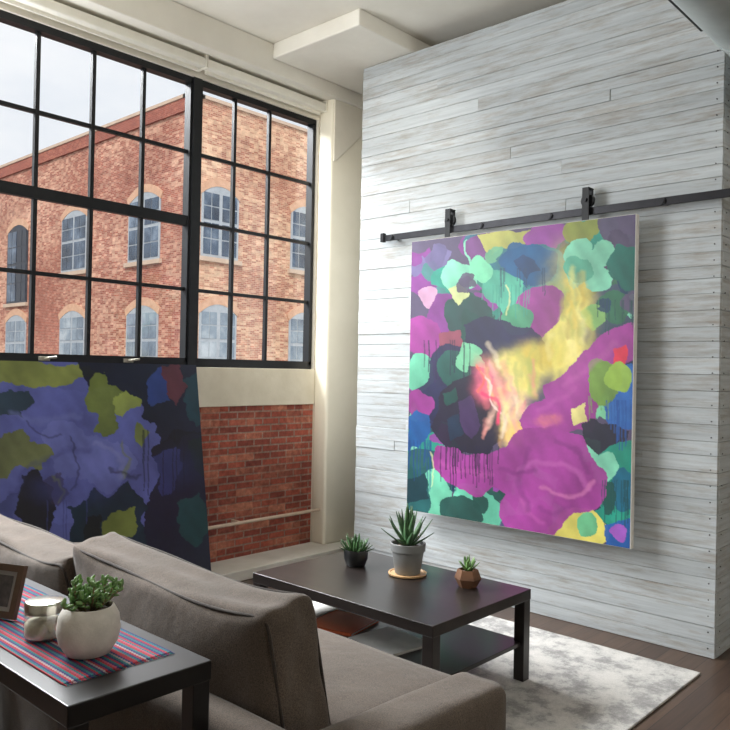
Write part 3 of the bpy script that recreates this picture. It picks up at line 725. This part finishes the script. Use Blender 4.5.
for y in (3.105, 2.105):
    b = B()
    box(b, XF+0.041,XF+0.047,y-0.022,y+0.022,2.2,2.6,0.002,1); box(b, XT-0.028,XT+0.03,y-0.022,y+0.022,2.592,2.6,0.002,1)
    box(b, XT+0.02,XT+0.027,y-0.022,y+0.022,2.5,2.6,0.002,1)
    h = obj('hanger', b, M['black_steel'], pa)
    b = B(); cyl(b, (XT-0.012,y,2.525), (XT+0.012,y,2.525), 0.04, 24); cyl(b, (XT-0.045,y,2.525), (XT+0.03,y,2.525), 0.011, 8); obj('wheel', b, M['black_steel'], h)

LV = (82,88,150)
shapes2 = [
 ('p',(84,90,154),[(-60,400),(90,392),(140,410),(156,470),(140,500),(60,524),(-60,500)]),
 ('p',(118,126,62),[(-260,340),(78,364),(72,380),(48,390),(20,388),(-20,386),(-60,394),(-260,390)]),
 ('k',(36,54,68),[(-100,390),(-20,388),(10,394),(30,392),(36,402),(22,408),(24,416),(0,414),(-40,424),(-90,430)]),
 ('k',(14,18,38),[(80,360),(250,345),(245,430),(190,434),(178,446),(168,438),(160,444),(156,424),(146,418),(142,404),(128,402),(118,394),(104,386),(88,386)]),
 ('k',(98,110,52),[(88,380),(98,370),(108,376),(112,388),(121,394),(113,406),(117,424),(106,436),(96,430),(98,414),(87,408)]),
 ('k',(132,144,72),[(112,400),(124,392),(132,397),(142,396),(140,408),(130,410),(122,419),(113,412)]),
 ('k',(40,58,120),[(148,380),(160,369),(174,370),(168,386),(170,400),(158,400),(150,404)]), ('k',(82,38,50),[(165,367),(180,366),(183,388),(176,402),(168,396)]),
 ('k',(20,54,66),[(182,380),(204,374),(222,408),(196,424),(186,416)]),
 ('k',(11,15,32),[(154,448),(170,434),(245,424),(250,620),(136,620),(132,545),(146,520),(142,504),(152,490),(158,470)]),
 ('k',(44,50,104),[(156,456),(176,446),(184,470),(174,494),(160,496)]),
 ('p',(102,108,172),[(40,428),(70,424),(100,436),(128,444),(132,470),(112,490),(80,480),(56,470)],0.7),
 ('k',(98,104,64),[(-30,440),(8,436),(24,430),(32,442),(48,444),(52,454),(40,460),(42,470),(22,466),(4,480),(-30,470)]),
 ('k',(15,14,20),[(14,494),(24,478),(40,468),(46,478),(56,486),(52,500),(60,512),(50,530),(52,544),(22,548)]), ('k',(56,36,48),[(46,478),(60,470),(64,482),(70,492),(62,510),(52,504)],0.6),
 ('k',(13,35,48),[(72,508),(86,498),(92,488),(112,494),(130,484),(146,506),(140,524),(146,545),(150,620),(80,620),(66,545)]),
 ('k',(10,18,24),[(84,522),(100,514),(108,545),(104,575),(86,570)]),
 ('k',(104,114,52),[(104,522),(114,508),(124,512),(133,510),(136,532),(122,540),(118,548),(108,540)]),
 ('k',(20,62,64),[(178,504),(198,494),(212,526),(196,548),(180,538)]), ('p',(12,28,32),[(186,442),(245,436),(245,480),(204,474)]),
 ('k',(64,70,124),[(0,502),(18,490),(14,520),(0,532)]), ('k',(108,118,60),[(138,424),(150,432),(144,446),(134,438)]),
 ('l',(112,118,178),[(10,412),(50,420),(80,415)],4,0.4), ('l',(128,134,186),[(96,442),(118,455),(122,478)],3,0.45), ('l',(50,54,108),[(10,496),(40,460),(90,450)],3.5,0.35), ('l',(112,122,70),[(120,440),(126,460),(124,480)],1.8,0.6), ('l',(112,122,70),[(56,474),(64,490),(60,504)],1.8,0.6), ('l',(26,30,60),[(70,440),(78,462),(72,486)],1.4,0.6), ('l',(26,30,60),[(28,418),(40,432),(60,436)],1.4,0.5), ('l',(20,24,48),[(112,470),(130,480),(140,476)],1.6,0.6),
 ('s',(50,54,104),(70,490),(44,16),0.45), ('s',(28,40,84),(176,470),(24,20),0.4),
 ('d',(14,20,40),(140,204),(430,520),7), ('d',(56,60,116),(0,130),(500,560),4),
]
lx0, lx1 = 1.1, 3.19
pt0 = Vector((lx0,4.515,1.512)); pb0 = Vector((lx0-0.06,4.19,0.004))
lp = thing('leaning_painting', 'wide dark blue and olive abstract canvas leaning below the window on the floor', 'painting', ((lx0+lx1)/2,4.19,0))
canvas('canvas', pt0, (lx1-lx0,0,0), pb0-pt0, 420, 300, LV, shapes2, lp, 4, 2.2, 0.10, M['paint2'])
nb = Vector((0, (pt0-pb0).z, -(pt0-pb0).y)).normalized()
b = B(); W_ = Vector((lx1-lx0,0,0))
vs = [b.verts.new(p) for p in (pt0+nb*0.001, pb0+nb*0.001, pb0+nb*0.035, pt0+nb*0.035)]; ve = [b.verts.new(v.co+W_) for v in vs]
b.faces.new(vs); b.faces.new(ve[::-1])
for i in range(4): b.faces.new((vs[i], vs[(i+1)%4], ve[(i+1)%4], ve[i]))
obj('stretcher', b, M['canvas_dark'], lp)

# ------------------------------------------------------------------ duct
DY = 1.045
du = thing('air_duct', 'round galvanised air duct with dark support rail under the ceiling at top right', 'duct', (3.2,DY,3.15))
b = B(); cyl(b, (1.0,DY,3.13), (6.9,DY,3.13), 0.19, 40); obj('duct_body', b, M['duct'], du, True, auto=40)
for x in (2.6,3.65,4.9):
    b = B(); cyl(b, (x-0.025,DY,3.13), (x+0.025,DY,3.13), 0.196, 40); cyl(b, (x,DY,3.32), (x,DY,CZ+0.01), 0.008, 8); obj('hanger_band', b, M['duct'], du, True, auto=40)
b = B(); box(b, 1.2,3.72,1.278,1.296,3.125,3.15,0.003); obj('support_rail', b, M['track'], du)
for x in (1.8,3.5):
    b = B(); cyl(b, (x,1.287,3.145), (x,1.287,CZ+0.01), 0.006, 8); box(b, x-0.012,x+0.012,DY+0.17,1.285,3.127,3.133); obj('rail_bracket', b, M['track'], du)

# ------------------------------------------------------------------ rug
b = B(); box(b, 2.15,4.03,1.35,3.6,0,0.012,0.004); tag(obj('rug', b, M['rug'], loc=(3.05,2.5,0)), 'pale grey distressed rug under the dark coffee table', 'rug')
ZRUG = 0.012

# ------------------------------------------------------------------ coffee table
cx0,cx1,cy0,cy1 = 2.55,3.335,1.92,3.08
ct = thing('coffee_table', 'low black-brown coffee table with lower shelf between sofa and plank wall', 'table', ((cx0+cx1)/2,(cy0+cy1)/2,ZRUG))
b = B(); box(b, cx0,cx1,cy0,cy1,0.40,0.45,0.003); obj('tabletop', b, M['espresso'], ct)
for x in (cx0+0.002,cx1-0.057):
    for y in (cy0+0.002,cy1-0.057):
        b = B(); box(b, x,x+0.055,y,y+0.055,ZRUG,0.40,0.002); obj('leg', b, M['espresso'], ct)
ZS = 0.20
b = B(); box(b, cx0+0.02,cx1-0.02,cy0+0.02,cy1-0.02,ZS-0.02,ZS,0.002); obj('shelf', b, M['espresso'], ct)
def book(name, label, x, y, sx, sy, h, rot, cover, z=ZS+0.0005, cat='book'):
    Mx = Matrix.Translation((x,y,z)) @ Matrix.Rotation(math.radians(rot),4,'Z')
    t = thing(name, label, cat, (x,y,z))
    b = B(); tt = B(); box(tt, -sx/2,sx/2,-sy/2,sy/2,0,0.0025); box(tt, -sx/2,sx/2,-sy/2,sy/2,h-0.0025,h); box(tt, -sx/2,-sx/2+0.003,-sy/2,sy/2,0,h); merge(b,tt,Mx); obj('cover', b, cover, t)
    b = B(); tt = B(); box(tt, -sx/2+0.003,sx/2-0.005,-sy/2+0.005,sy/2-0.005,0.0025,h-0.0025); merge(b,tt,Mx); obj('pages', b, M['paper'], t)
book('book', 'thin orange-red book lying on the coffee table shelf', 2.85,2.72,0.28,0.27,0.016,12,M['bookred'])
book('magazine', 'pale grey magazine lying on the shelf beside the orange-red book', 2.82,2.38,0.27,0.30,0.012,-8,M['magazine'],cat='magazine')
book('catalogue', 'white catalogue lying at the window end of the coffee table shelf', 2.92,2.95,0.26,0.17,0.024,4,M['paper'],cat='magazine')

# plants on the coffee table
ZTb = 0.45
def pot_obj(t, c, prof, m, seg=40, smooth=True):
    b = B(); lathe(b, prof, c, seg); return obj('pot', b, m, t, smooth, auto=40)
ax, ay = 3.10, 2.505
b = B(); lathe(b, [(0,0),(0.085,0),(0.098,0.004),(0.1,0.012),(0.092,0.012),(0.088,0.008),(0,0.008)], (ax,ay,ZTb)); tag(obj('saucer', b, M['saucer'], smooth=True, auto=40, loc=(ax,ay,ZTb)), 'round light wood saucer under the grey pot on the coffee table', 'saucer')
ag = thing('potted_agave', 'spiky agave in a tall tapered grey pot on a wooden saucer', 'potted plant', (ax,ay,ZTb+0.008))
za = ZTb+0.0085
pot_obj(ag, (ax,ay,za), [(0,0),(0.062,0),(0.066,0.004),(0.083,0.115),(0.09,0.117),(0.092,0.155),(0.089,0.158),(0.083,0.155),(0.08,0.13),(0,0.13)], M['terra'])
b = B(); lathe(b, [(0,0.131),(0.079,0.131),(0.05,0.14),(0,0.143)], (ax,ay,za), 24); obj('soil', b, M['soil'], ag, True)
b = B(); rnd = random.Random(11)
for i in range(26):
    a = i*2.399; el = math.radians(88-i*2.5); l = 0.215-0.0026*i+rnd.uniform(-0.012,0.012)
    d = (math.cos(a)*math.cos(el), math.sin(a)*math.cos(el), math.sin(el))
    leaf(b, (ax+d[0]*0.012,ay+d[1]*0.012,za+0.138), d, (0,0,1), l, 0.034, 0.010, curl=rnd.uniform(-0.02,0.14), n=8, wide=0.35)
obj('foliage', b, M['agave'], ag, True)

bx_, by_ = 3.035, 2.81
bp = thing('potted_succulent', 'small leafy succulent in a little black bowl pot on the coffee table', 'potted plant', (bx_,by_,ZTb))
pot_obj(bp, (bx_,by_,ZTb), [(0,0),(0.042,0),(0.05,0.004),(0.064,0.04),(0.066,0.075),(0.062,0.088),(0.057,0.088),(0.06,0.07),(0,0.07)], M['blackpot'])
b = B(); lathe(b, [(0,0.071),(0.058,0.071),(0.03,0.08),(0,0.082)], (bx_,by_,ZTb), 20); obj('soil', b, M['soil'], bp, True)
b = B()
for i in range(46):
    a = i*2.399; el = math.radians(86-i*1.4); l = rnd.uniform(0.06,0.1)
    r0 = 0.006*math.sqrt(i); d = (math.cos(a)*math.cos(el), math.sin(a)*math.cos(el), math.sin(el))
    leaf(b, (bx_+math.cos(a)*r0,by_+math.sin(a)*r0,ZTb+0.075), d, (0,0,1), l, 0.016, 0.008, curl=rnd.uniform(0,0.2), n=5, tip=0.2)
obj('foliage', b, M['darkleaf'], bp, True)

gx, gy = 3.143, 2.16
gp = thing('potted_sprout', 'tiny succulent in a faceted brown wooden pot on the coffee table', 'potted plant', (gx,gy,ZTb))
pot_obj(gp, (gx,gy,ZTb), [(0,0),(0.043,0),(0.066,0.042),(0.05,0.085),(0.045,0.085),(0.04,0.07),(0,0.07)], M['copper'], 6, False)
b = B(); lathe(b, [(0,0.071),(0.038,0.071),(0.02,0.078),(0,0.079)], (gx,gy,ZTb), 16); obj('soil', b, M['soil'], gp, True)
b = B()
for i in range(22):
    a = i*2.399; el = math.radians(85-i*2.8); l = rnd.uniform(0.05,0.085)
    d = (math.cos(a)*math.cos(el), math.sin(a)*math.cos(el), math.sin(el))
    leaf(b, (gx,gy,ZTb+0.073), d, (0,0,1), l, 0.02, 0.009, curl=rnd.uniform(0,0.2), n=5, tip=0.15)
obj('foliage', b, M['jade'], gp, True)

# ------------------------------------------------------------------ sofa
sf = thing('sofa', 'taupe fabric two-seat sofa seen from behind, facing the coffee table', 'sofa', (1.65,2.57,0))
b = B(); merge(b, soft_box((1.66,2.57,0.19),(0.82,2.24,0.2),0.02,0.0,2,8)); obj('base', b, M['sofa'], sf, True)
b = B(); t = soft_box((1.285,2.57,0.335),(0.13,2.66,0.50),0.04,0.004,0,16)
for v in t.verts: v.co.x = max(v.co.x, 1.214)
merge(b, t); obj('back_frame', b, M['sofa'], sf, True)
for y in (1.335,3.805):
    b = B(); t = soft_box((1.64,y,0.335),(0.82,0.19,0.50),0.045,0.012,1,16,wob=0.002,seed=8)
    for v in t.verts:
        if v.co.z > 0.4: v.co.z -= 0.03*max(0,(v.co.x-1.3))/0.75*((v.co.z-0.4)/0.2)
    merge(b, t); obj('arm', b, M['sofa'], sf, True)
for y0,y1,sd in ((1.44,2.565,1),(2.575,3.70,2)):
    b = B(); merge(b, soft_box((1.74,(y0+y1)/2,0.40),(0.78,y1-y0,0.19),0.05,0.03,2,14,wob=0.002,seed=sd)); obj('seat_cushion', b, M['sofa'], sf, True)
def back_cushion(y0, y1, sd, cz, hgt, tilt, xc, slump):
    Rm = Matrix.Rotation(math.radians(tilt),4,'Y'); yc = (y0+y1)/2
    def sl(v):
        u = (v.y-yc)/((y1-y0)/2); k = max(0.0,(v.z-(cz-hgt/2))/hgt)
        v.z += k*(0.026*abs(u)**6 - slump*max(0,-u)**2*0.5) - k*0.012*(1-u*u) - 0.005*k*math.sin(4*u+sd)
        v.y += 0.03*u*abs(u)*(1-k)
        v.x += -0.012*math.sin(2.6*u+sd)*k - 0.010*(1-u*u)*(1-k)
        return v
    t = soft_box((xc,yc,cz),(0.18,y1-y0,hgt),0.032,0.055,0,22,Rm,wob=0.006,seed=sd)
    for v in t.verts: v.co = sl(v.co.copy())
    b = B(); merge(b, t); cu = obj('back_cushion', b, M['sofa'], sf, True)
    for xs in (-0.081, 0.081):
        b = B(); hy = (y1-y0)/2-0.009; hz = hgt/2-0.009; loop = []
        for s in range(129):
            a = 2*math.pi*s/128; ca_, sa_ = math.cos(a), math.sin(a); k = 16
            q = (abs(ca_)**k+abs(sa_)**k)**(-1/k)
            loop.append(sl(Vector((xc,yc,cz))+Rm.to_3x3()@Vector((xs,hy*ca_*q,hz*sa_*q))))
        tube(b, loop, 0.005, 6); obj('piping', b, M['sofa2'], cu, True)
back_cushion(1.54, 2.63, 3, 0.63, 0.46, -9, 1.45, 0.02)
back_cushion(2.64, 3.68, 4, 0.585, 0.43, -12, 1.45, 0.0)
for x in (1.3,1.95):
    for y in (1.32,3.82):
        b = B(); lathe(b, [(0,0),(0.018,0),(0.026,0.09),(0,0.09)], (x,y,0), 12); obj('foot', b, M['espresso2'], sf, True)

# ------------------------------------------------------------------ console table behind the sofa
kx0,kx1,ky0,ky1,kz = 0.82,1.205,1.61,2.95,0.75
kt = thing('console_table', 'black console table behind the sofa carrying the striped runner', 'table', ((kx0+kx1)/2,(ky0+ky1)/2,0))
b = B(); box(b, kx0,kx1,ky0,ky1,kz-0.05,kz,0.003); obj('tabletop', b, M['espresso2'], kt)
for x in (kx0+0.003,kx1-0.053):
    for y in (ky0+0.003,ky1-0.053):
        b = B(); box(b, x,x+0.05,y,y+0.05,0,kz-0.05,0.002); obj('leg', b, M['espresso2'], kt)
b = B(); box(b, kx0+0.02,kx1-0.02,ky0+0.02,ky1-0.02,0.13,0.15,0.002); obj('shelf', b, M['espresso2'], kt)
M['runner'] = runner_mat(-0.15,0.15)
rn = thing('table_runner', 'red, teal and blue striped woven runner on the black console table', 'table runner', (1.013,2.2,kz))
b = B(); box(b, 0.865,1.162,1.725,2.75,kz,kz+0.004,0.001,1); obj('cloth', b, M['runner'], rn)
b = B()
for i in range(60):
    x = 0.868+0.291*i/59
    tube(b, [(x,1.727,kz+0.002),(x+random.uniform(-0.002,0.002),1.71,kz+0.0025)], 0.0012, 4)
obj('fringe', b, M['runner'], rn)
ZK = kz+0.0045
# round pot with jade plant
jx, jy = 0.998, 1.857
jp = thing('jade_plant', 'bushy green jade plant in a round pale concrete pot on the runner', 'potted plant', (jx,jy,ZK))
pot_obj(jp, (jx,jy,ZK), [(0,0),(0.04,0),(0.055,0.006),(0.073,0.035),(0.079,0.065),(0.075,0.1),(0.062,0.124),(0.058,0.126),(0.055,0.123),(0.062,0.108),(0,0.108)], M['whitepot'], 48)
b = B(); lathe(b, [(0,0.109),(0.06,0.109),(0.03,0.116),(0,0.118)], (jx,jy,ZK), 24); obj('soil', b, M['soil'], jp, True)
bs_ = B(); bl_ = B(); rnd = random.Random(21)
for i in range(19):
    a = i*2.399+rnd.uniform(-0.3,0.3); sp2 = rnd.uniform(0.1,1.1)
    h = rnd.uniform(0.03,0.095)*(1-0.25*sp2)+0.01; tip = Vector((jx+math.cos(a)*0.082*sp2, jy+math.sin(a)*0.082*sp2, ZK+0.11+h))
    base = Vector((jx+math.cos(a)*0.015, jy+math.sin(a)*0.015, ZK+0.108)); mid = (base+tip)/2+Vector((math.cos(a)*0.012,math.sin(a)*0.012,0.004))
    tube(bs_, [base,mid,tip], 0.004, 6, 0.002)
    for k in range(10):
        t_ = 0.35+0.65*k/9; p = base.lerp(mid,t_*2) if t_ < 0.5 else mid.lerp(tip,(t_-0.5)*2)
        aa = k*2.399+i; el = rnd.uniform(0.1,0.9)+(0.5 if k > 6 else 0)
        ellipsoid(bl_, p, (math.cos(aa)*math.cos(el),math.sin(aa)*math.cos(el),math.sin(el)), rnd.uniform(0.017,0.025), rnd.uniform(0.010,0.014), 0.005, 6)
obj('stems', bs_, M['stem'], jp, True); obj('foliage', bl_, M['jade'], jp, True)
# glass jar
qx, qy = 0.972, 2.05
jr = thing('glass_jar', 'squat glass jar with cream contents and silver lid beside the jade plant', 'jar', (qx,qy,ZK))
b = B(); lathe(b, [(0,0),(0.046,0),(0.052,0.006),(0.053,0.064),(0.051,0.074),(0.047,0.078),(0.047,0.084),(0.045,0.084),(0.045,0.077),(0.049,0.072),(0.0505,0.062),(0.05,0.008),(0,0.004)], (qx,qy,ZK)); obj('jar_body', b, M['jar'], jr, True, auto=40)
b = B(); lathe(b, [(0,0.0045),(0.047,0.0075),(0.0495,0.015),(0.0497,0.042),(0.044,0.048),(0.02,0.051),(0,0.049)], (qx,qy,ZK), 40); obj('filling', b, M['shells'], jr, True)
b = B(); lathe(b, [(0.0475,0.072),(0.052,0.073),(0.052,0.096),(0.049,0.102),(0.03,0.105),(0,0.106)], (qx,qy,ZK)); obj('lid', b, M['lid'], jr, True, auto=35)
# picture frame
FXc, FYc = 0.925, 2.325
pf = thing('picture_frame', 'small brown wooden photo frame standing on the runner beside the jar', 'picture frame', (FXc,FYc,ZK))
Mx = Matrix.Translation((FXc,FYc,ZK+0.006)) @ Matrix.Rotation(math.radians(-66),4,'Z') @ Matrix.Rotation(math.radians(-16),4,'X')
def fr(name, parts, m, parent=pf):
    b = B(); t = B()
    for p in parts: box(t, *p)
    merge(b, t, Mx); return obj(name, b, m, parent)
fr('frame', [(-0.1,0.1,0,0.016,0,0.02),(-0.1,0.1,0,0.016,0.132,0.152),(-0.1,-0.08,0,0.016,0.02,0.132),(0.08,0.1,0,0.016,0.02,0.132)], M['frame_wood'])
fr('mount', [(-0.08,0.08,0.006,0.012,0.02,0.132)], M['mount'])
fr('photograph', [(-0.066,0.066,0.004,0.0061,0.032,0.12)], M['bookdark'])
b = B(); t = B(); box(t, -0.02,0.02,0.012,0.016,0.02,0.12); merge(b,t,Mx); obj('backing', b, M['frame_wood'], pf)
b = B(); top = Mx@Vector((0,0.016,0.11)); foot = Vector((top.x,top.y,ZK)) + (Mx.to_3x3()@Vector((0,1,0))).normalized()*0.045; foot.z = ZK+0.006
tube(b, [top,foot], 0.004, 6); obj('strut', b, M['frame_wood'], pf)
